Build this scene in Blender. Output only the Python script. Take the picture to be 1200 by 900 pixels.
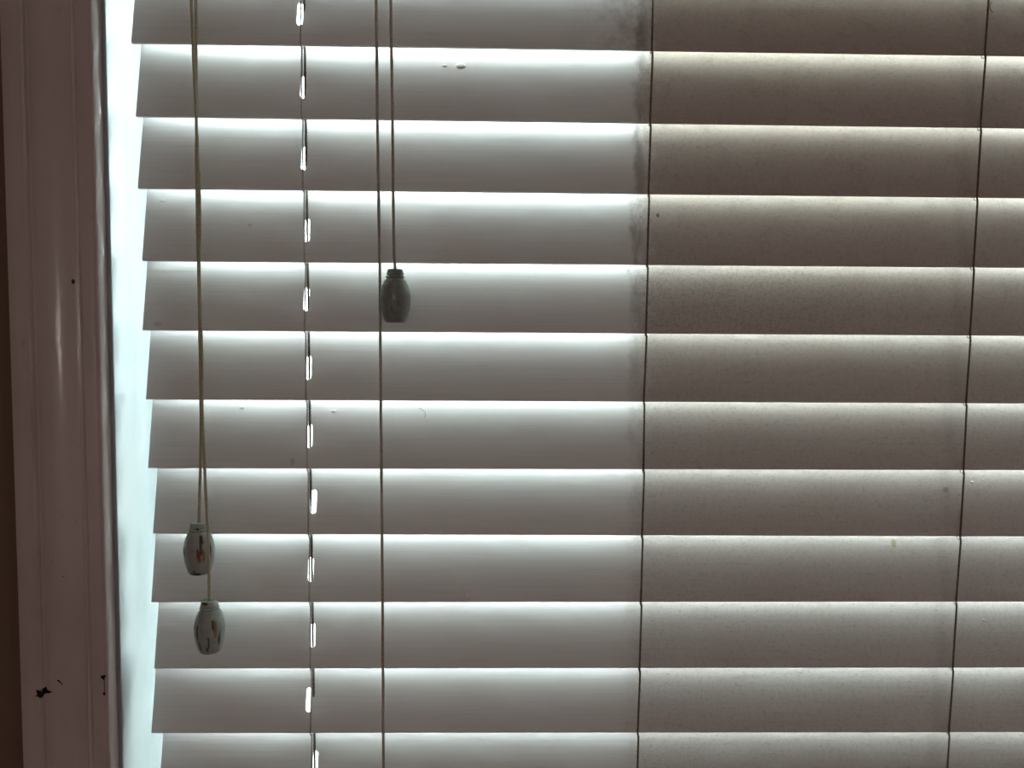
import bpy, bmesh, math, random
from mathutils import Matrix, Vector
from mathutils import noise as mnoise

random.seed(7)
scene = bpy.context.scene
for o in list(bpy.data.objects):
    bpy.data.objects.remove(o)
COL = scene.collection

# ------------------------------------------------------------------ camera
cam_data = bpy.data.cameras.new('camera')
cam_data.sensor_width = 36.0
cam_data.lens = 27.0                       # 900 px focal length on a 1200 px frame
cam_data.clip_start = 0.01
cam = bpy.data.objects.new('camera', cam_data)
COL.objects.link(cam)
cam.matrix_world = Matrix((
    (0.999818734827661, -0.004876379210770708, -0.018404304208743096, 0.005159536257264544),
    (-0.018096007674352564, 0.05711511371096613, -0.998203585593657, -0.47838322483248047),
    (0.005918783140559261, 0.9983556904788875, 0.057016517734414976, -0.2192373798574418),
    (0, 0, 0, 1)))
scene.camera = cam

# ------------------------------------------------------------------ sky, lamp light, exposure
world = bpy.data.worlds.new('overcast_sky')
scene.world = world
world.use_nodes = True
bg = world.node_tree.nodes['Background']
bg.inputs['Color'].default_value = (0.80, 0.955, 1.0, 1)
bg.inputs['Strength'].default_value = 31.0

def area_light(name, loc, target, sx, sy, energy, color, portal=False):
    d = bpy.data.lights.new(name, 'AREA')
    d.shape = 'RECTANGLE'; d.size = sx; d.size_y = sy
    d.energy = energy; d.color = color
    if portal:
        d.cycles.is_portal = True
    o = bpy.data.objects.new(name, d)
    o.location = loc
    o.rotation_euler = (Vector(target) - Vector(loc)).to_track_quat('-Z', 'Y').to_euler()
    COL.objects.link(o)
    return o

# daylight enters only through the window opening
area_light('window_portal', (0.205, 0.125, -0.31), (0.205, -1.0, -0.31), 0.86, 1.36, 1.0, (1, 1, 1), True)
# soft light of the room itself, far side of the room
area_light('room_light', (-0.2, -3.1, -0.55), (0.1, 0.0, -0.3), 2.4, 1.5, 1.7, (1.0, 0.87, 0.84))
# two lamps of the room: one off to the right, one near the middle
def lamp(name, loc, radius, energy, color):
    d = bpy.data.lights.new(name, 'POINT')
    d.shadow_soft_size = radius; d.energy = energy; d.color = color
    o = bpy.data.objects.new(name, d)
    o.location = loc
    COL.objects.link(o)
lamp('side_lamp', (1.8, -2.2, -0.15), 0.06, 5.4, (1.0, 0.88, 0.85))
lamp('table_lamp', (-0.42, -2.6, -0.22), 0.05, 4.6, (1.0, 0.88, 0.84))

vs = scene.view_settings
vs.view_transform = 'Standard'
vs.look = 'None'
vs.exposure = 0.0
vs.gamma = 1.0
vs.use_curve_mapping = False
cy = scene.cycles
cy.max_bounces = 16
cy.diffuse_bounces = 10
cy.glossy_bounces = 4
cy.transparent_max_bounces = 16
cy.caustics_reflective = False
cy.caustics_refractive = False
cy.sample_clamp_indirect = 12.0
cy.use_denoising = True

# ------------------------------------------------------------------ node helpers
class NT:
    def __init__(self, name):
        self.m = bpy.data.materials.new(name)
        self.m.use_nodes = True
        self.t = self.m.node_tree
        self.b = self.t.nodes['Principled BSDF']
    def n(self, kind, **kw):
        nd = self.t.nodes.new(kind)
        for k, v in kw.items():
            setattr(nd, k, v)
        return nd
    def l(self, a, b):
        self.t.links.new(a, b)
    def math(self, op, a, b=0.0, c=0.0, clamp=False):
        nd = self.n('ShaderNodeMath', operation=op, use_clamp=clamp)
        for i, v in enumerate((a, b, c)):
            if isinstance(v, (int, float)):
                nd.inputs[i].default_value = v
            else:
                self.l(v, nd.inputs[i])
        return nd.outputs[0]
    def ramp(self, v, lo, hi):              # smooth 0..1 step between lo and hi
        nd = self.n('ShaderNodeMapRange', interpolation_type='SMOOTHSTEP')
        self.l(v, nd.inputs['Value'])
        nd.inputs['From Min'].default_value = lo
        nd.inputs['From Max'].default_value = hi
        return nd.outputs['Result']
    def noise(self, vec, scale, sxyz=(1, 1, 1), detail=3.0, rough=0.55):
        mp = self.n('ShaderNodeMapping')
        mp.inputs['Scale'].default_value = sxyz
        self.l(vec, mp.inputs['Vector'])
        nz = self.n('ShaderNodeTexNoise')
        nz.inputs['Scale'].default_value = scale
        nz.inputs['Detail'].default_value = detail
        nz.inputs['Roughness'].default_value = rough
        self.l(mp.outputs[0], nz.inputs['Vector'])
        return nz.outputs['Fac']
    def mix(self, fac, a, b, blend='MIX'):
        nd = self.n('ShaderNodeMix', data_type='RGBA', blend_type=blend)
        for s, v in ((nd.inputs[0], fac), (nd.inputs[6], a), (nd.inputs[7], b)):
            if isinstance(v, (int, float)):
                s.default_value = v
            elif isinstance(v, tuple):
                s.default_value = (*v, 1)
            else:
                self.l(v, s)
        return nd.outputs[2]
    def bump(self, h, strength, dist):
        nd = self.n('ShaderNodeBump')
        nd.inputs['Strength'].default_value = strength
        nd.inputs['Distance'].default_value = dist
        self.l(h, nd.inputs['Height'])
        self.l(nd.outputs[0], self.b.inputs['Normal'])
    def coord(self, obj=None):
        tc = self.n('ShaderNodeTexCoord')
        if obj is not None:
            tc.object = obj
        return tc.outputs['Object']
    def set(self, color=None, rough=None, spec=None):
        if color is not None:
            if isinstance(color, tuple):
                self.b.inputs['Base Color'].default_value = (*color, 1)
            else:
                self.l(color, self.b.inputs['Base Color'])
        if rough is not None:
            self.b.inputs['Roughness'].default_value = rough
        if spec is not None:
            self.b.inputs['Specular IOR Level'].default_value = spec
        return self.m

def plain(name, color, rough=0.6, var=0.12, scale=30.0, bump=0.0, spec=0.4):
    k = NT(name)
    c = k.coord()
    nz = k.noise(c, scale, detail=4)
    col = k.mix(k.math('MULTIPLY', nz, var), color, tuple(x * 0.55 for x in color))
    if bump:
        k.bump(nz, bump, 0.002)
    return k.set(col, rough, spec)

# ------------------------------------------------------------------ mesh helpers
def link(name, me, mat, parent=None, kind=None):
    o = bpy.data.objects.new(name, me)
    if mat is not None and not me.materials:
        me.materials.append(mat)
    COL.objects.link(o)
    if parent is not None:
        o.parent = parent
    if kind:
        o['kind'] = kind
    return o

def from_bm(name, bm, mat, parent=None, kind=None, smooth=False):
    me = bpy.data.meshes.new(name)
    bmesh.ops.recalc_face_normals(bm, faces=bm.faces)
    bm.to_mesh(me); bm.free()
    if smooth:
        for p in me.polygons:
            p.use_smooth = True
    return link(name, me, mat, parent, kind)

def empty(name, loc=(0, 0, 0)):
    o = bpy.data.objects.new(name, None)
    o.empty_display_size = 0.02
    o.location = loc
    COL.objects.link(o)
    return o

def tag(o, label, cat, group=None):
    o['label'] = label; o['category'] = cat
    if group:
        o['group'] = group
    return o

def add_box(bm, x0, x1, y0, y1, z0, z1):
    r = bmesh.ops.create_cube(bm, size=1.0)
    for v in r['verts']:
        v.co = Vector(((x0 + x1) / 2 + v.co.x * (x1 - x0), (y0 + y1) / 2 + v.co.y * (y1 - y0),
                       (z0 + z1) / 2 + v.co.z * (z1 - z0)))
    return r['verts']

def box(name, dims, mat, parent=None, kind=None, bevel=0.0):
    bm = bmesh.new()
    add_box(bm, *dims)
    if bevel:
        bmesh.ops.bevel(bm, geom=bm.edges[:], offset=bevel, segments=2, affect='EDGES', profile=0.5)
    return from_bm(name, bm, mat, parent, kind)

def tube(name, pts, radius, mat, parent=None, sides=8, bead=0.0, bead_len=0.0016, step=None):
    """a round cord along a polyline; bead gives the braid its small bumps"""
    pts = [Vector(p) for p in pts]
    if step:
        out = []
        for a, b in zip(pts, pts[1:]):
            n = max(1, int((b - a).length / step))
            out += [a.lerp(b, k / n) for k in range(n)]
        pts = out + [pts[-1]]
    bm = bmesh.new()
    rings, dist = [], 0.0
    for k, p in enumerate(pts):
        if k:
            dist += (p - pts[k - 1]).length
        d = (pts[min(k + 1, len(pts) - 1)] - pts[max(k - 1, 0)]).normalized()
        ax = d.cross(Vector((0, 1, 0)))
        if ax.length < 1e-4:
            ax = d.cross(Vector((1, 0, 0)))
        ax.normalize(); ay = d.cross(ax)
        ring = []
        for q in range(sides):
            a = 2 * math.pi * q / sides
            r = radius * (1 + bead * math.sin(2 * math.pi * dist / bead_len + (a if bead else 0)))
            ring.append(bm.verts.new(p + (ax * math.cos(a) + ay * math.sin(a)) * r))
        rings.append(ring)
    for a, b in zip(rings, rings[1:]):
        for q in range(sides):
            bm.faces.new((a[q], a[(q + 1) % sides], b[(q + 1) % sides], b[q]))
    bm.faces.new(rings[0][::-1]); bm.faces.new(rings[-1])
    return from_bm(name, bm, mat, parent, smooth=True)

def smooth_path(pts, n=10):
    """Catmull-Rom through the points"""
    P = [Vector(p) for p in pts]
    P = [P[0] * 2 - P[1]] + P + [P[-1] * 2 - P[-2]]
    out = []
    for i in range(1, len(P) - 2):
        for k in range(n):
            t = k / n
            a, b, c, d = P[i - 1], P[i], P[i + 1], P[i + 2]
            out.append(0.5 * ((2 * b) + (c - a) * t + (2 * a - 5 * b + 4 * c - d) * t * t
                              + (3 * b - a - 3 * c + d) * t ** 3))
    out.append(P[-2])
    return out

# ------------------------------------------------------------------ the blind's own frame
# the blind hangs a little out of plumb: its foot is pushed towards the glass
BLIND_TILT = 0.02
PIVOT = Vector((0, -0.022, -0.21))
BM = Matrix.Translation(PIVOT) @ Matrix.Rotation(BLIND_TILT, 4, 'X') @ Matrix.Translation(-PIVOT)

blind = empty('venetian_blind')
blind.matrix_world = BM
tag(blind, 'closed white venetian blind of wide horizontal slats hanging inside the window', 'blind')

# ------------------------------------------------------------------ materials
LAD = (-0.1137, 0.0973, 0.3016, 0.5060)    # x of the ladders along the blind
PITCH = 0.043

def mat_slat():
    k = NT('worn_white_slat_paint')
    c = k.coord(blind)
    sep = k.n('ShaderNodeSeparateXYZ'); k.l(c, sep.inputs[0])
    x, z = sep.outputs[0], sep.outputs[2]
    grain = k.noise(c, 60.0, (0.22, 1.0, 22.0), detail=5, rough=0.65)
    fine = k.noise(c, 650.0, (0.5, 1.0, 1.0), detail=3)
    cloud = k.noise(c, 16.0, (1.0, 1.0, 1.6), detail=3)
    blot = k.noise(c, 75.0, (1.0, 1.0, 1.0), detail=5, rough=0.7)
    col = k.mix(k.math('MULTIPLY', k.ramp(cloud, 0.42, 0.72), 0.35), (0.84, 0.825, 0.81), (0.80, 0.74, 0.73))
    col = k.mix(k.math('MULTIPLY', k.ramp(grain, 0.46, 0.74), 0.26), col, (0.55, 0.50, 0.47))
    # grimy film on the slats right of the second ladder, strongest near the top of the picture
    wob = k.math('MULTIPLY_ADD', blot, 0.03, -0.015)
    xw = k.math('ADD', x, wob)
    top = k.ramp(z, -0.52, 0.02)
    right = k.ramp(xw, 0.088, 0.102)
    far = k.ramp(xw, 0.26, 0.34)
    amt = k.math('MULTIPLY', right, k.math('MULTIPLY_ADD', top, 0.62, 0.26))
    amt = k.math('MULTIPLY', amt, k.math('MULTIPLY_ADD', far, -0.12, 1.0))
    col = k.mix(amt, col, (0.50, 0.435, 0.385))
    speck = k.math('MULTIPLY', k.math('MULTIPLY', k.ramp(blot, 0.50, 0.72), right), k.ramp(z, -0.30, -0.08))
    col = k.mix(k.math('MULTIPLY', speck, 0.22), col, (0.22, 0.18, 0.13))
    dust = k.math('MULTIPLY', k.ramp(fine, 0.54, 0.74), k.math('MULTIPLY', right, 0.24))
    col = k.mix(dust, col, (0.20, 0.16, 0.12))
    mott = k.noise(c, 600.0, (1.0, 1.0, 1.0), detail=4, rough=0.7)
    five = k.math('MULTIPLY', k.math('MULTIPLY', k.ramp(z, -0.216, -0.214), k.math('SUBTRACT', 1.0, k.ramp(z, -0.176, -0.172))), k.math('SUBTRACT', 1.0, k.ramp(xw, 0.15, 0.33)))
    mo = k.math('MULTIPLY', k.math('MULTIPLY', k.ramp(mott, 0.46, 0.62), right), k.math('MULTIPLY_ADD', five, 0.16, 0.12))
    col = k.mix(mo, col, (0.16, 0.13, 0.10))
    # rubbed smudges beside the second ladder
    sx = k.math('ABSOLUTE', k.math('SUBTRACT', k.math('ADD', x, k.math('MULTIPLY_ADD', blot, 0.012, -0.006)), 0.0915))
    sm = k.math('SUBTRACT', 1.0, k.ramp(sx, 0.0005, 0.0055))
    sm = k.math('MULTIPLY', sm, k.math('MULTIPLY_ADD', k.ramp(z, -0.34, -0.10), 0.44, 0.05))
    sm = k.math('MULTIPLY', sm, k.ramp(k.noise(c, 130.0, (1.0, 1.0, 0.3), detail=4), 0.33, 0.60))
    col = k.mix(sm, col, (0.13, 0.10, 0.075))
    # narrow, slightly darker band just left of the third ladder
    s3 = k.math('ABSOLUTE', k.math('SUBTRACT', k.math('ADD', x, k.math('MULTIPLY_ADD', blot, 0.01, -0.005)), 0.2955))
    s3 = k.math('MULTIPLY', k.math('SUBTRACT', 1.0, k.ramp(s3, 0.001, 0.006)), 0.10)
    col = k.mix(s3, col, (0.16, 0.13, 0.10))
    # soot on the uppermost visible slat, left of the ladder
    s1 = k.math('MULTIPLY', k.ramp(xw, 0.045, 0.085), k.ramp(z, -0.046, -0.040))
    s1 = k.math('MULTIPLY', s1, k.math('MULTIPLY', k.math('SUBTRACT', 1.0, right), k.ramp(blot, 0.36, 0.66)))
    col = k.mix(k.math('MULTIPLY', s1, 0.4), col, (0.20, 0.17, 0.15))
    # single spots: x, z, half sizes, colour, strength
    for (px, pz, rx, rz, cc, st) in (
            (0.2638, -0.3507, 0.0020, 0.0034, (0.42, 0.34, 0.14), 0.75),
            (0.2954, -0.3148, 0.0022, 0.0022, (0.30, 0.22, 0.14), 0.60),
            (0.1047, -0.1412, 0.0011, 0.0014, (0.10, 0.07, 0.05), 0.80),
            (-0.1960, -0.0020, 0.0020, 0.0012, (0.15, 0.12, 0.10), 0.70),
            (-0.2050, -0.2110, 0.0030, 0.0022, (0.40, 0.37, 0.35), 0.30),
            (-0.1235, -0.2966, 0.0018, 0.0026, (0.40, 0.28, 0.26), 0.35)):
        dx = k.math('DIVIDE', k.math('SUBTRACT', x, px), rx)
        dz = k.math('DIVIDE', k.math('SUBTRACT', z, pz), rz)
        r = k.math('SQRT', k.math('ADD', k.math('MULTIPLY', dx, dx), k.math('MULTIPLY', dz, dz)))
        m = k.math('SUBTRACT', 1.0, k.ramp(k.math('ADD', r, k.math('MULTIPLY_ADD', fine, 0.8, -0.4)), 0.55, 1.1))
        col = k.mix(k.math('MULTIPLY', m, st), col, cc)
    k.bump(k.math('ADD', k.math('MULTIPLY', grain, 0.8), k.math('MULTIPLY', fine, 0.2)), 0.22, 0.0003)
    return k.set(col, 0.42, 0.45)

def mat_casing():
    k = NT('thick_glossy_trim_paint')
    c = k.coord()
    lump = k.noise(c, 55.0, (1.0, 1.0, 0.12), detail=4)
    fine = k.noise(c, 260.0, (1.0, 1.0, 0.5), detail=3)
    cloud = k.noise(c, 18.0, (1.0, 1.0, 0.6), detail=3)
    col = k.mix(k.ramp(cloud, 0.35, 0.7), (0.66, 0.57, 0.56), (0.58, 0.495, 0.485))
    col = k.mix(k.math('MULTIPLY', k.ramp(fine, 0.62, 0.8), 0.3), col, (0.36, 0.30, 0.28))
    k.bump(k.math('ADD', k.math('MULTIPLY', lump, 0.8), k.math('MULTIPLY', fine, 0.25)), 0.30, 0.0012)
    return k.set(col, 0.17, 0.6)

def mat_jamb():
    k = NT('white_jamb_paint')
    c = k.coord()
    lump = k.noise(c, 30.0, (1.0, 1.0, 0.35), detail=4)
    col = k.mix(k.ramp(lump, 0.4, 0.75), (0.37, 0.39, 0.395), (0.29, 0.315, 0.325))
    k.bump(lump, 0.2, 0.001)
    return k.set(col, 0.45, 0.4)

def mat_cord(name, a, b):
    k = NT(name)
    c = k.coord(blind)
    nz = k.noise(c, 900.0, (1, 1, 0.7), detail=2)
    big = k.noise(c, 25.0, (1, 1, 1), detail=3)
    col = k.mix(k.ramp(k.math('ADD', k.math('MULTIPLY', nz, 0.6), k.math('MULTIPLY', big, 0.4)), 0.38, 0.62), a, b)
    return k.set(col, 0.8, 0.2)

def mat_tassel():
    k = NT('chipped_grey_paint_on_wood')
    a = k.n('ShaderNodeVertexColor', layer_name='paint')
    c = k.coord()
    nz = k.noise(c, 260.0, (1, 1, 1), detail=4)
    col = k.mix(k.math('MULTIPLY', k.ramp(nz, 0.45, 0.75), 0.35), a.outputs['Color'], (0.16, 0.15, 0.13))
    k.bump(nz, 0.35, 0.0006)
    return k.set(col, 0.38, 0.5)

def mat_glass():
    k = NT('window_glass')
    t = k.t
    out = t.nodes['Material Output']
    t.nodes.remove(k.b)
    tr = k.n('ShaderNodeBsdfTransparent'); gl = k.n('ShaderNodeBsdfGlossy')
    gl.inputs['Roughness'].default_value = 0.02
    tr.inputs['Color'].default_value = (0.94, 0.97, 0.96, 1)
    fr = k.n('ShaderNodeFresnel'); fr.inputs['IOR'].default_value = 1.45
    mx = k.n('ShaderNodeMixShader')
    k.l(fr.outputs[0], mx.inputs[0]); k.l(tr.outputs[0], mx.inputs[1]); k.l(gl.outputs[0], mx.inputs[2])
    k.l(mx.outputs[0], out.inputs['Surface'])
    return k.m

M_SLAT = mat_slat()
M_CASE = mat_casing()
M_JAMB = mat_jamb()
M_GLASS = mat_glass()
M_WALL = plain('brown_beige_wall_paint', (0.24, 0.165, 0.115), 0.8, 0.25, 40.0, 0.15, 0.2)
M_ROOM = plain('beige_room_paint', (0.58, 0.50, 0.45), 0.85, 0.15, 12.0, 0.1, 0.2)
M_CEIL = plain('ceiling_paint', (0.72, 0.70, 0.68), 0.9, 0.1, 20.0, 0.1, 0.2)
M_FLOOR = plain('floor_wood', (0.36, 0.24, 0.16), 0.5, 0.4, 8.0, 0.05, 0.4)
M_GROUND = plain('outdoor_ground', (0.46, 0.45, 0.42), 0.95, 0.4, 3.0, 0.1, 0.1)
M_LADDER = mat_cord('pale_ladder_cord', (0.66, 0.63, 0.59), (0.46, 0.43, 0.40))
M_LADDER_DIRTY = mat_cord('grimy_ladder_cord', (0.22, 0.18, 0.13), (0.10, 0.08, 0.06))
M_PULL = mat_cord('yellowed_pull_cord', (0.60, 0.565, 0.42), (0.46, 0.43, 0.31))
M_PULL_GREY = mat_cord('grey_beige_pull_cord', (0.56, 0.50, 0.42), (0.40, 0.35, 0.29))
M_LIFT = mat_cord('dark_lift_cord', (0.20, 0.17, 0.14), (0.10, 0.09, 0.08))
M_TASSEL = mat_tassel()
M_CHIP = plain('bare_dark_wood', (0.02, 0.012, 0.01), 0.9, 0.3, 300.0)
M_GRIME = plain('caked_grime', (0.09, 0.065, 0.05), 0.9, 0.5, 300.0)
M_BLOB = plain('paint_blob', (0.80, 0.79, 0.77), 0.25, 0.1, 200.0)
M_HAIR = plain('dark_lint', (0.12, 0.10, 0.09), 0.8, 0.2, 100.0)
M_METAL = plain('white_enamel_rail', (0.78, 0.77, 0.75), 0.4, 0.1, 60.0)

# ------------------------------------------------------------------ room shell
WALL_Y = -0.0145                            # room face of the window wall
WALL_B = 0.115                              # outdoor face
XL, XR = -0.2251, 0.632                     # clear width between the jambs
ZB, ZT = -0.985, 0.365
RX0, RX1, RY0, RZ0, RZ1 = -1.5, 2.3, -3.3, -1.75, 0.95

bm = bmesh.new()
jt = 0.014
add_box(bm, RX0, XL - jt, WALL_Y, WALL_B, RZ0, RZ1)
add_box(bm, XR + jt, RX1, WALL_Y, WALL_B, RZ0, RZ1)
add_box(bm, XL - jt, XR + jt, WALL_Y, WALL_B, ZT + jt, RZ1)
add_box(bm, XL - jt, XR + jt, WALL_Y, WALL_B, RZ0, ZB - 0.025)
from_bm('wall_front', bm, M_WALL, kind='structure')
box('wall_back', (RX0, RX1, RY0 - 0.1, RY0, RZ0, RZ1), M_ROOM, kind='structure')
box('wall_left', (RX0 - 0.1, RX0, RY0 - 0.1, WALL_B, RZ0, RZ1), M_ROOM, kind='structure')
box('wall_right', (RX1, RX1 + 0.1, RY0 - 0.1, WALL_B, RZ0, RZ1), M_ROOM, kind='structure')
box('ceiling', (RX0 - 0.1, RX1 + 0.1, RY0 - 0.1, WALL_B, RZ1, RZ1 + 0.1), M_CEIL, kind='structure')
box('floor', (RX0 - 0.1, RX1 + 0.1, RY0 - 0.1, WALL_B, RZ0 - 0.1, RZ0), M_FLOOR, kind='structure')
box('ground', (-30, 30, WALL_B + 0.02, 60, RZ0 - 0.4, RZ0 - 0.3), M_GROUND, kind='structure')

# window: lining boards, sash and panes
win = empty('window_1', (0.2, 0.05, ZB)); win['kind'] = 'structure'
def wbox(name, d, m, parent=win, bevel=0.001):
    o = box(name, d, m, None, None, bevel)
    o.parent = parent
    o.matrix_parent_inverse = parent.matrix_world.inverted() if parent is not win else Matrix.Translation(-Vector(win.location))
    return o
wbox('jamb', (XL - jt, XL, WALL_Y, WALL_B, ZB, ZT), M_JAMB, bevel=0.0008)
wbox('jamb', (XR, XR + jt, WALL_Y, WALL_B, ZB, ZT), M_JAMB, bevel=0.0008)
wbox('head_lining', (XL - jt, XR + jt, WALL_Y, WALL_B, ZT, ZT + jt), M_JAMB)
wbox('sill_board', (XL - jt, XR + jt, WALL_Y, WALL_B + 0.03, ZB - 0.025, ZB), M_JAMB)
SY0, SY1 = 0.078, 0.108
wbox('sash_stile', (XL, XL + 0.032, SY0, SY1, ZB, ZT), M_JAMB)
wbox('sash_stile', (XR - 0.032, XR, SY0, SY1, ZB, ZT), M_JAMB)
wbox('sash_rail', (XL + 0.032, XR - 0.032, SY0, SY1, ZB, ZB + 0.05), M_JAMB)
wbox('sash_rail', (XL + 0.032, XR - 0.032, SY0, SY1, ZT - 0.04, ZT), M_JAMB)
wbox('meeting_rail', (XL + 0.032, XR - 0.032, SY0, SY1, -0.66, -0.625), M_JAMB)
wbox('pane', (XL + 0.030, XR - 0.030, 0.091, 0.095, ZB + 0.048, -0.658), M_GLASS, bevel=0)
wbox('pane', (XL + 0.030, XR - 0.030, 0.091, 0.095, -0.627, ZT - 0.038), M_GLASS, bevel=0)

# moulded casing: profile across its width (distance outwards from its inner edge, height off the wall)
CASE_IN = XL - 0.0024                       # the jamb shows as a narrow reveal beside it
PROF = [(0.0000, 0.0000), (0.0000, 0.0088), (0.0004, 0.0097), (0.0013, 0.0101), (0.0024, 0.0097), (0.0032, 0.0098),
        (0.0060, 0.0103), (0.0092, 0.0105), (0.0098, 0.0124), (0.0107, 0.0130), (0.0117, 0.0114),
        (0.0135, 0.0118), (0.0165, 0.0130), (0.0200, 0.0142), (0.0235, 0.0150), (0.0270, 0.0154),
        (0.0300, 0.0154), (0.0325, 0.0151), (0.0345, 0.0141), (0.0350, 0.0144), (0.0357, 0.0171), (0.0364, 0.0180),
        (0.0380, 0.0176), (0.0420, 0.0175), (0.0462, 0.0175), (0.0474, 0.0171), (0.0480, 0.0160), (0.0480, 0.0000)]

def casing(name, base, inward, along, length0, length1, mitre=True):
    """sweep PROF: 'inward' points from casing to opening, 'along' is the run of the board"""
    inward, along = Vector(inward), Vector(along)
    bm = bmesh.new()
    rows = []
    for s, sign in ((length0, -1), (length1, 1)):
        row = []
        for (d, h) in PROF:
            p = Vector(base) - inward * d + along * (s + (sign * d if mitre else 0))
            row.append(bm.verts.new((p.x, WALL_Y - h, p.z)))
        rows.append(row)
    n = len(PROF)
    for i in range(n - 1):
        bm.faces.new((rows[0][i], rows[0][i + 1], rows[1][i + 1], rows[1][i]))
    bm.faces.new(rows[0]); bm.faces.new(rows[1][::-1])
    o = from_bm(name, bm, M_CASE, kind='structure')
    for p in o.data.polygons:
        p.use_smooth = True
    try:
        o.data.set_sharp_from_angle(angle=math.radians(38))
    except Exception:
        pass
    return o

trim_left = casing('trim_1', (CASE_IN, 0, 0), (1, 0, 0), (0, 0, 1), ZB - 0.0024, ZT + 0.0024)
casing('trim_2', (XR + 0.0024, 0, 0), (-1, 0, 0), (0, 0, 1), ZB - 0.0024, ZT + 0.0024)
casing('trim_3', (0, 0, ZT + 0.0024), (0, 0, -1), (1, 0, 0), CASE_IN, XR + 0.0024)
casing('trim_4', (0, 0, ZB - 0.0024), (0, 0, 1), (1, 0, 0), CASE_IN, XR + 0.0024)

def case_y(x):
    d = CASE_IN - x
    for (a, ha), (b, hb) in zip(PROF[1:], PROF[2:]):
        if a <= d <= b and b > a:
            return WALL_Y - (ha + (hb - ha) * (d - a) / (b - a))
    return WALL_Y - 0.01

def chip(outline, mat, name='paint_chip', parent=trim_left, th=0.00025):
    """a ragged flake mark lying on the moulding, following its relief"""
    bm = bmesh.new()
    front = [bm.verts.new((x, case_y(x) - th, z)) for x, z in outline]
    back = [bm.verts.new((x, case_y(x) + 0.0004, z)) for x, z in outline]
    n = len(outline)
    fc = bm.faces.new(front)
    for i in range(n):
        bm.faces.new((front[i], front[(i + 1) % n], back[(i + 1) % n], back[i]))
    tri = bmesh.ops.triangulate(bm, faces=[fc])
    es = list({e for f in tri['faces'] for e in f.edges})
    sub = bmesh.ops.subdivide_edges(bm, edges=es, cuts=4, use_grid_fill=True)
    for v_ in {v_ for v_ in sub['geom_inner'] if isinstance(v_, bmesh.types.BMVert)}:
        v_.co.y = case_y(v_.co.x) - th
    return from_bm(name, bm, mat, parent)

def rel(cx, cz, pts, s=0.001):
    return [(cx + x * s, cz + z * s) for x, z in pts]
chip(rel(-0.2626, -0.4288, [(-3.3, 2.3), (-1.0, 2.0), (0.8, 2.8), (1.2, 1.2), (3.5, 0.4), (5.0, 0.0), (3.0, -0.8), (0.0, -1.5),
                            (-0.5, -3.0), (-1.8, -1.7), (-4.3, -1.5), (-2.5, -0.8), (-0.5, 0.5), (-1.5, 1.5)]), M_CHIP)
chip(rel(-0.2533, -0.4228, [(-1.2, 1.2), (-0.4, 1.3), (0.0, 0.5), (1.6, -1.6), (1.3, -1.7), (-0.4, 0.2), (-1.2, 0.4)]), M_CHIP)
chip(rel(-0.2300, -0.4226, [(-2.0, 1.1), (-0.2, 1.4), (1.4, 1.5), (1.2, 0.7), (0.3, 0.5), (0.2, -1.6), (-0.5, -1.4), (-0.5, 0.3), (-1.8, 0.2)]), M_CHIP)
chip(rel(-0.2301, -0.4279, [(-0.15, 3.4), (0.2, 3.4), (0.25, -3.4), (-0.1, -3.4)]), M_GRIME)
chip(rel(-0.2301, -0.4327, [(-0.6, 1.0), (0.4, 1.1), (0.8, 0.0), (0.1, -1.1), (-0.8, -0.4)]), M_CHIP)
def bubble(x, z, rx, rz, h, mat=None, name='paint_bubble'):
    bm = bmesh.new()
    bmesh.ops.create_icosphere(bm, subdivisions=2, radius=1.0)
    for v_ in bm.verts:
        c = v_.co.copy()
        v_.co = Vector((x + c.x * rx, case_y(x) + c.y * h, z + c.z * rz))
    return from_bm(name, bm, mat or M_CASE, trim_left, smooth=True)

for cx, cz, rx, rz, h in ((-0.2418, -0.4518, 0.8, 1.2, 0.35), (-0.2408, -0.4594, 1.0, 1.5, 0.4), (-0.2425, -0.4609, 0.7, 1.0, 0.3),
                          (-0.2507, -0.3206, 0.9, 1.0, 0.4), (-0.2491, -0.3232, 0.9, 0.9, 0.4), (-0.2432, -0.3217, 0.7, 1.1, 0.3),
                          (-0.2429, -0.3273, 0.9, 1.3, 0.4), (-0.2426, -0.3318, 0.8, 0.9, 0.4)):
    bubble(cx, cz, rx * 0.001, rz * 0.001, h * 0.001)
bubble(-0.2412, -0.1869, 0.0012, 0.0015, 0.0004, M_GRIME, 'grime_spot')
bubble(-0.2496, -0.3595, 0.0004, 0.0004, 0.0002, M_GRIME, 'grime_spot')

# ------------------------------------------------------------------ slats
SLAT_W, SLAT_T = 0.0488, 0.0022
TILT = math.radians(13.0)
SX0, SX1 = -0.2140, 0.6230
UP = Vector((0, math.sin(TILT), math.cos(TILT)))       # up the slat
BK = Vector((0, math.cos(TILT), -math.sin(TILT)))      # through its thickness, towards the glass

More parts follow.
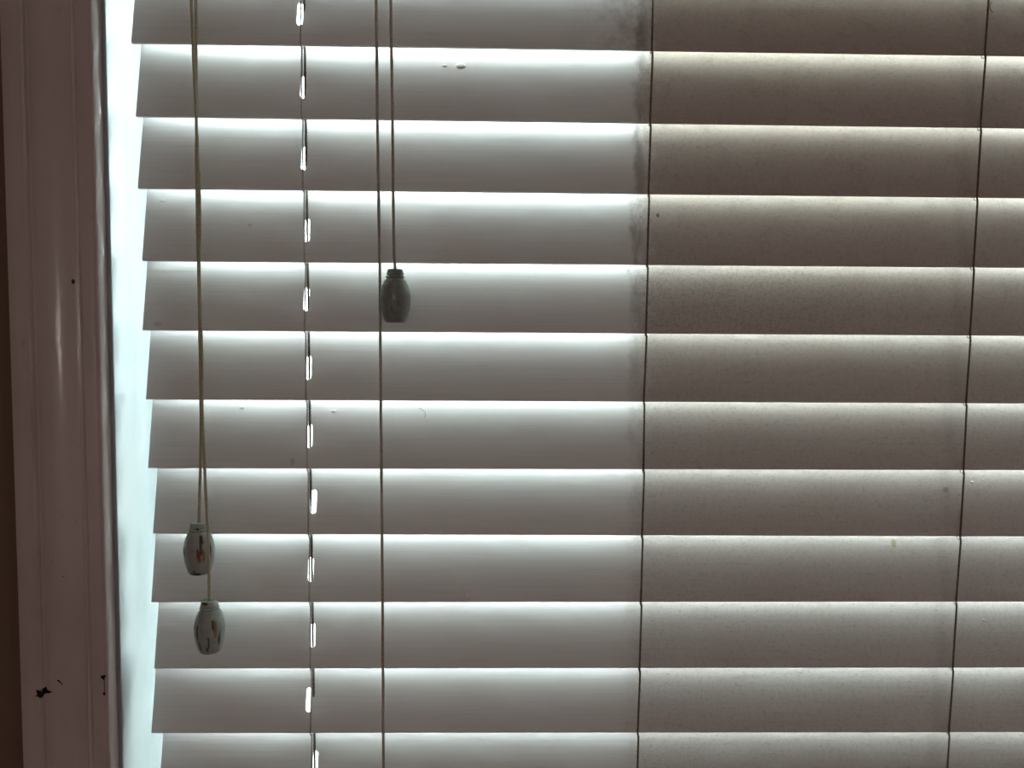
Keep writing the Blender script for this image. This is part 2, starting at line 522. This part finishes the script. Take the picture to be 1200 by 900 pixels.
def slat_mesh():
    bm = bmesh.new()
    outer = [(SX0, 0), (SX1, 0), (SX1, SLAT_W), (SX0, SLAT_W)]
    loops = [outer]
    hw, s0, s1 = 0.0017, 0.0130, 0.0280
    cx = LAD[0] - 0.0004
    slot = []
    for k in range(7):
        a = math.pi * k / 6
        slot.append((cx + hw * math.cos(a), s1 - hw + hw * math.sin(a)))
    for k in range(7):
        a = math.pi + math.pi * k / 6
        slot.append((cx + hw * math.cos(a), s0 + hw + hw * math.sin(a)))
    loops.append(slot)
    edges = []
    for lp in loops:
        vs_ = [bm.verts.new((x, 0, 0)) for x, s in lp]
        for v_, (x, s) in zip(vs_, lp):
            v_.co = Vector((x, 0, 0)) + UP * s
        edges += [bm.edges.new((vs_[i], vs_[(i + 1) % len(vs_)])) for i in range(len(vs_))]
    bmesh.ops.triangle_fill(bm, use_beauty=True, edges=edges)
    ext = bmesh.ops.extrude_face_region(bm, geom=bm.faces[:])
    for g in ext['geom']:
        if isinstance(g, bmesh.types.BMVert):
            g.co += BK * SLAT_T
    bmesh.ops.recalc_face_normals(bm, faces=bm.faces)
    bm.normal_update()
    sharp = [e for e in bm.edges if len(e.link_faces) == 2 and e.calc_face_angle() > math.radians(60)]
    bmesh.ops.bevel(bm, geom=sharp, offset=0.0004, segments=2, affect='EDGES', profile=0.5)
    me = bpy.data.meshes.new('slat')
    bmesh.ops.recalc_face_normals(bm, faces=bm.faces)
    bm.to_mesh(me); bm.free()
    me.materials.append(M_SLAT)
    return me

SLAT_ME = slat_mesh()
# measured unevenness of the slats in view: end offset, sag (m) and roll (m per m)
JIT = {1: (-0.2157, -0.00011, -0.00111), 2: (-0.2143, -0.00024, -0.00154), 3: (-0.2144, 0.00009, -0.00094),
       4: (-0.2132, -0.00032, 0.00036), 5: (-0.2142, 0.00022, 0.0), 6: (-0.2134, 0.00035, 0.0),
       7: (-0.2134, 0.00019, 0.00076), 8: (-0.2115, 0.00088, -0.00177), 9: (-0.2139, 0.00014, 0.00041),
       10: (-0.2133, -0.00051, -0.00087), 11: (-0.2164, -0.00072, -0.00244), 12: (-0.2128, -0.0002, -0.0005)}
N_TOP, N_BOT = -5, 20
slats = {}
for i in range(N_TOP, N_BOT + 1):
    xl, dz, slope = JIT.get(i, (-0.2140 + random.uniform(-0.0015, 0.0012), random.uniform(-3e-4, 3e-4), random.uniform(-1e-3, 1e-3)))
    o = link('slat', SLAT_ME, M_SLAT, blind)
    o.location = (xl - SX0, 0, -i * PITCH + dz)
    o.rotation_euler = (0, -math.atan(slope), 0)
    slats[i] = o

def on_slat(i, x, s):
    """a point on the room face of slat i in the slat's own frame"""
    return Vector((x - slats[i].location.x, 0, 0)) + UP * s

def blob(i, x, s, rx, rs, h, mat=None, name='paint_drip'):
    bm = bmesh.new()
    bmesh.ops.create_icosphere(bm, subdivisions=2, radius=1.0)
    p = on_slat(i, x, s)
    for v_ in bm.verts:
        c = v_.co.copy()
        v_.co = p + Vector((c.x * rx, 0, 0)) + UP * (c.z * rs) + BK * (c.y * h)
    return from_bm(name, bm, mat or M_BLOB, slats[i], smooth=True)

blob(2, -0.0186, 0.0356, 0.0033, 0.0020, 0.0007)
blob(2, -0.0285, 0.0356, 0.0013, 0.0009, 0.0005)
blob(4, -0.1484, 0.0237, 0.0012, 0.0013, 0.0008)
blob(4, 0.0940, 0.0314, 0.0009, 0.0014, 0.0007)
blob(7, -0.1570, 0.0382, 0.0014, 0.0010, 0.0006)
blob(7, -0.0988, 0.0362, 0.0017, 0.0010, 0.0008)
blob(9, -0.0129, 0.0031, 0.0014, 0.0017, 0.0008)
blob(9, -0.0170, 0.0090, 0.0006, 0.0010, 0.0005)
blob(8, 0.3130, 0.0345, 0.0012, 0.0009, 0.0006)
blob(8, 0.3200, 0.0360, 0.0008, 0.0007, 0.0005)
blob(10, 0.3250, 0.0300, 0.0014, 0.0008, 0.0006)
blob(4, -0.2030, 0.0385, 0.0020, 0.0007, 0.0002)
hair = [on_slat(7, -0.0450, 0.0385) - BK * 0.0002, on_slat(7, -0.0425, 0.0372) - BK * 0.0004,
        on_slat(7, -0.0408, 0.0350) - BK * 0.0004, on_slat(7, -0.0412, 0.0325) - BK * 0.0002]
tube('lint', smooth_path(hair, 6), 0.00012, M_HAIR, slats[7], 5)
arc = [on_slat(1, 0.3100 + 0.0022 * math.cos(a), 0.0315 + 0.0035 * math.sin(a)) - BK * 0.0002
       for a in [math.radians(95 + 20 * k) for k in range(9)]]
tube('scratch', arc, 0.00016, M_HAIR, slats[1], 5)

# ------------------------------------------------------------------ ladders, lift cord, rails
Z_HEAD = 0.265
Z_FOOT = -N_BOT * PITCH - 0.012
for li, lx in enumerate(LAD):
    mat = M_LADDER if li == 0 else M_LADDER_DIRTY
    rad = 0.00052 if li == 0 else 0.00062
    pts = [(lx, -0.0009, Z_HEAD)]
    for i in range(N_TOP, N_BOT + 1):
        z = slats[i].location.z - math.tan(slats[i].rotation_euler.y) * lx
        w = 0.0004 if li == 0 else (0.0003 if li == 1 else 0.0004)
        jx = random.uniform(-1, 1) * 0.0004
        pts += [(lx - w + jx, -0.0010, z + 0.0015), (lx - w * 0.5 + jx, -0.0008, z - 0.0006), (lx + w + jx, -0.0006, z - 0.0020)]
    pts.append((lx, -0.0009, Z_FOOT))
    lad = tube('ladder_string', pts, rad, mat, blind, 6, 0.22, 0.0017, 0.00042)
    # the string behind the slats, and one rung under each slat
    yb = (UP * SLAT_W + BK * SLAT_T).y + 0.0009
    tube('ladder_string', [(lx, yb, Z_HEAD), (lx, yb, Z_FOOT)], rad, mat, blind, 6)
    if li < 3:
        for i in range(N_TOP, N_BOT + 1):
            z = slats[i].location.z - math.tan(slats[i].rotation_euler.y) * lx
            p0 = Vector((lx, -0.0006, z - 0.0022))
            p1 = Vector((lx, 0, z)) + BK * (SLAT_T + 0.0006)
            p2 = Vector((lx, yb, z + SLAT_W * math.cos(TILT) - 0.004))
            tube('rung', [p0, p1 - UP * 0.0009, p1 + UP * 0.002, p2], 0.00028, mat, lad, 4)
tube('lift_cord', [(LAD[0] + 0.0003, 0.0056, Z_HEAD), (LAD[0] + 0.0003, 0.0056, Z_FOOT)], 0.00075, M_LIFT, blind, 7, 0.12, 0.002, 0.0005)

box('head_rail', (SX0, SX1, -0.012, 0.038, Z_HEAD, Z_HEAD + 0.05), M_METAL, blind, bevel=0.002)
box('bottom_rail', (SX0, SX1, -0.002, 0.016, Z_FOOT - 0.030, Z_FOOT), M_SLAT, blind, bevel=0.003)

# ------------------------------------------------------------------ pull cords and their barrel knobs
TH = 0.0320
TPROF = [(0.0, 0.0305), (0.0012, 0.0305), (0.0014, 0.0318), (0.0038, 0.0320), (0.0046, 0.0316), (0.00475, 0.0306), (0.0051, 0.0294),
         (0.0053, 0.0289), (0.0046, 0.0284), (0.0047, 0.0280), (0.0057, 0.0278), (0.0058, 0.0272), (0.0051, 0.0267), (0.0053, 0.0263),
         (0.0066, 0.0250), (0.0077, 0.0225), (0.0085, 0.0195), (0.0090, 0.0165), (0.0091, 0.0145), (0.0089, 0.0115),
         (0.0084, 0.0080), (0.0075, 0.0045), (0.0066, 0.0018), (0.0060, 0.0006), (0.0050, 0.0), (0.0, 0.0)]

def tassel(parent, loc, seed, chips, base):
    """turned barrel knob; chips = (angle deg from the camera side, height, half angle, half height, colour)"""
    N = 72
    prof = []
    for (r0, z0), (r1, z1) in zip(TPROF, TPROF[1:]):
        n = max(1, int(math.hypot(r1 - r0, z1 - z0) / 0.0005))
        prof += [(r0 + (r1 - r0) * k / n, z0 + (z1 - z0) * k / n) for k in range(n)]
    prof.append(TPROF[-1])
    prof = prof[1:-1]
    bm = bmesh.new()
    lay = bm.verts.layers.float_color.new('paint')
    rnd = random.Random(seed)
    off = Vector((rnd.uniform(0, 50), rnd.uniform(0, 50), rnd.uniform(0, 50)))
    rings = []
    for r, z in prof:
        ring = []
        for q in range(N):
            a = 2 * math.pi * q / N                       # 0 faces the room (-y), positive to +x
            p = Vector((r * math.sin(a), -r * math.cos(a), z))
            nz = mnoise.noise(p * 420 + off)
            nz2 = mnoise.noise(Vector((p.x * 900, p.y * 900, p.z * 260)) + off)
            col = Vector(base) * (1 + 0.10 * nz)
            dep = 0.0
            for (ca, cz, ha, hz, cc) in chips:
                da = (math.degrees(a) - ca + 180) % 360 - 180
                d = math.hypot(da / ha, (z - cz) / hz) + 0.38 * nz2
                if d < 1.0:
                    k = min(1.0, (1.0 - d) * 4)
                    col = col.lerp(Vector(cc), k); dep = max(dep, k)
            rr = r - 0.00025 * dep
            v_ = bm.verts.new((rr * math.sin(a), -rr * math.cos(a), z))
            v_[lay] = (*col, 1)
            ring.append(v_)
        rings.append(ring)
    for a, b in zip(rings, rings[1:]):
        for q in range(N):
            bm.faces.new((a[q], a[(q + 1) % N], b[(q + 1) % N], b[q]))
    bm.faces.new(rings[0]); bm.faces.new(rings[-1][::-1])
    o = from_bm('barrel_knob', bm, M_TASSEL, parent, smooth=True)
    o.location = loc
    return o

def pull_cord(label, pts, mat, rad, knob=None, knob_dx=0.0):
    top = Vector(pts[0])
    e = empty('pull_cord', top)
    tag(e, label, 'pull cord', 'pull cords of the blind')
    path = [p - top for p in smooth_path(pts, 12)]
    tube('cord', path, rad, mat, e, 8, 0.06, 0.003)
    if knob:
        end = Vector(pts[-1]) - top
        # the cord ends in the hole of the knob
        tassel(e, end + Vector((knob_dx, 0, -0.0310)), *knob)
    return e

BROWN, RED, BLK, OCH, DKB = (0.10, 0.055, 0.03), (0.30, 0.085, 0.035), (0.02, 0.016, 0.013), (0.32, 0.17, 0.05), (0.055, 0.035, 0.025)
GREEN = (0.40, 0.45, 0.415)
ZC = 0.2645
pull_cord('yellowed cord with chipped barrel knob, the upper of the two knobs hanging at left',
          [(-0.1722, -0.0150, ZC), (-0.1726, -0.0140, 0.10), (-0.1729, -0.0130, -0.0214), (-0.1739, -0.0126, -0.0851), (-0.1745, -0.0123, -0.1399),
           (-0.1744, -0.0119, -0.1853), (-0.1745, -0.0116, -0.2314), (-0.1747, -0.0112, -0.2624), (-0.1758, -0.0109, -0.2979),
           (-0.1776, -0.0105, -0.3325)], M_PULL, 0.00090,
          (3, [(20, 0.0125, 8, 0.0046, RED), (14, 0.0150, 4, 0.0030, DKB), (28, 0.0190, 6, 0.0062, BROWN), (33, 0.0225, 8, 0.0030, DKB),
               (-40, 0.0135, 7, 0.0055, DKB), (-52, 0.0160, 4, 0.0040, BLK), (5, 0.0012, 34, 0.0012, BLK), (-4, 0.0030, 10, 0.0007, DKB),
               (38, 0.0130, 7, 0.0040, OCH), (64, 0.016, 8, 0.006, BROWN), (150, 0.015, 16, 0.006, RED), (12, 0.0285, 14, 0.0007, DKB)], GREEN), 0.0)
pull_cord('yellowed cord with chipped barrel knob, the lower of the two knobs hanging at left',
          [(-0.1760, -0.0175, ZC), (-0.1755, -0.0165, 0.10), (-0.1746, -0.0155, -0.0225), (-0.1732, -0.0150, -0.0858), (-0.1721, -0.0145, -0.1402),
           (-0.1733, -0.0140, -0.1855), (-0.1725, -0.0138, -0.2313), (-0.1727, -0.0145, -0.2621), (-0.1707, -0.0175, -0.2968),
           (-0.1681, -0.0215, -0.3280), (-0.1681, -0.0205, -0.3542), (-0.1700, -0.0155, -0.3795)], M_PULL, 0.00090,
          (11, [(-56, 0.0150, 10, 0.0066, DKB), (-66, 0.0115, 6, 0.0045, BLK), (-33, 0.0145, 6, 0.0056, BROWN), (-28, 0.0165, 2.6, 0.0045, RED),
                (40, 0.0165, 9, 0.0062, OCH), (33, 0.0190, 5, 0.0035, BROWN), (14, 0.0085, 3.5, 0.0046, BLK), (8, 0.0040, 3.5, 0.0028, DKB),
                (-24, 0.0055, 3.5, 0.0034, BLK), (-20, 0.0312, 30, 0.0009, DKB), (60, 0.010, 6, 0.005, BROWN), (170, 0.014, 16, 0.006, BROWN)], GREEN), 0.0)
pull_cord('short cord ending in a plain unchipped grey barrel knob, hanging right of the long cord',
          [(-0.0600, -0.0150, ZC), (-0.0594, -0.0145, 0.10), (-0.0588, -0.0140, -0.0202), (-0.0580, -0.0138, -0.0891), (-0.0575, -0.0137, -0.1592), (-0.0567, -0.0135, -0.1782)],
          M_PULL_GREY, 0.00088, (21, [(2, 0.015, 4, 0.0022, (0.50, 0.52, 0.48)), (-8, 0.008, 6, 0.002, (0.20, 0.20, 0.18)), (18, 0.012, 5, 0.003, (0.22, 0.22, 0.20))],
                                 (0.26, 0.295, 0.27)), 0.0)
pull_cord('long thin grey cord running down past the bottom edge of the picture',
          [(-0.0686, -0.0150, ZC), (-0.0680, -0.0135, 0.10), (-0.0676, -0.0120, -0.0195), (-0.0675, -0.0118, -0.0449), (-0.0673, -0.0115, -0.0884), (-0.0664, -0.0105, -0.1742),
           (-0.0663, -0.0100, -0.2153), (-0.0658, -0.0085, -0.3788), (-0.0657, -0.0075, -0.4881), (-0.0656, -0.0070, -0.62)],
          M_PULL_GREY, 0.00088, (31, [], (0.26, 0.295, 0.27)), 0.0)
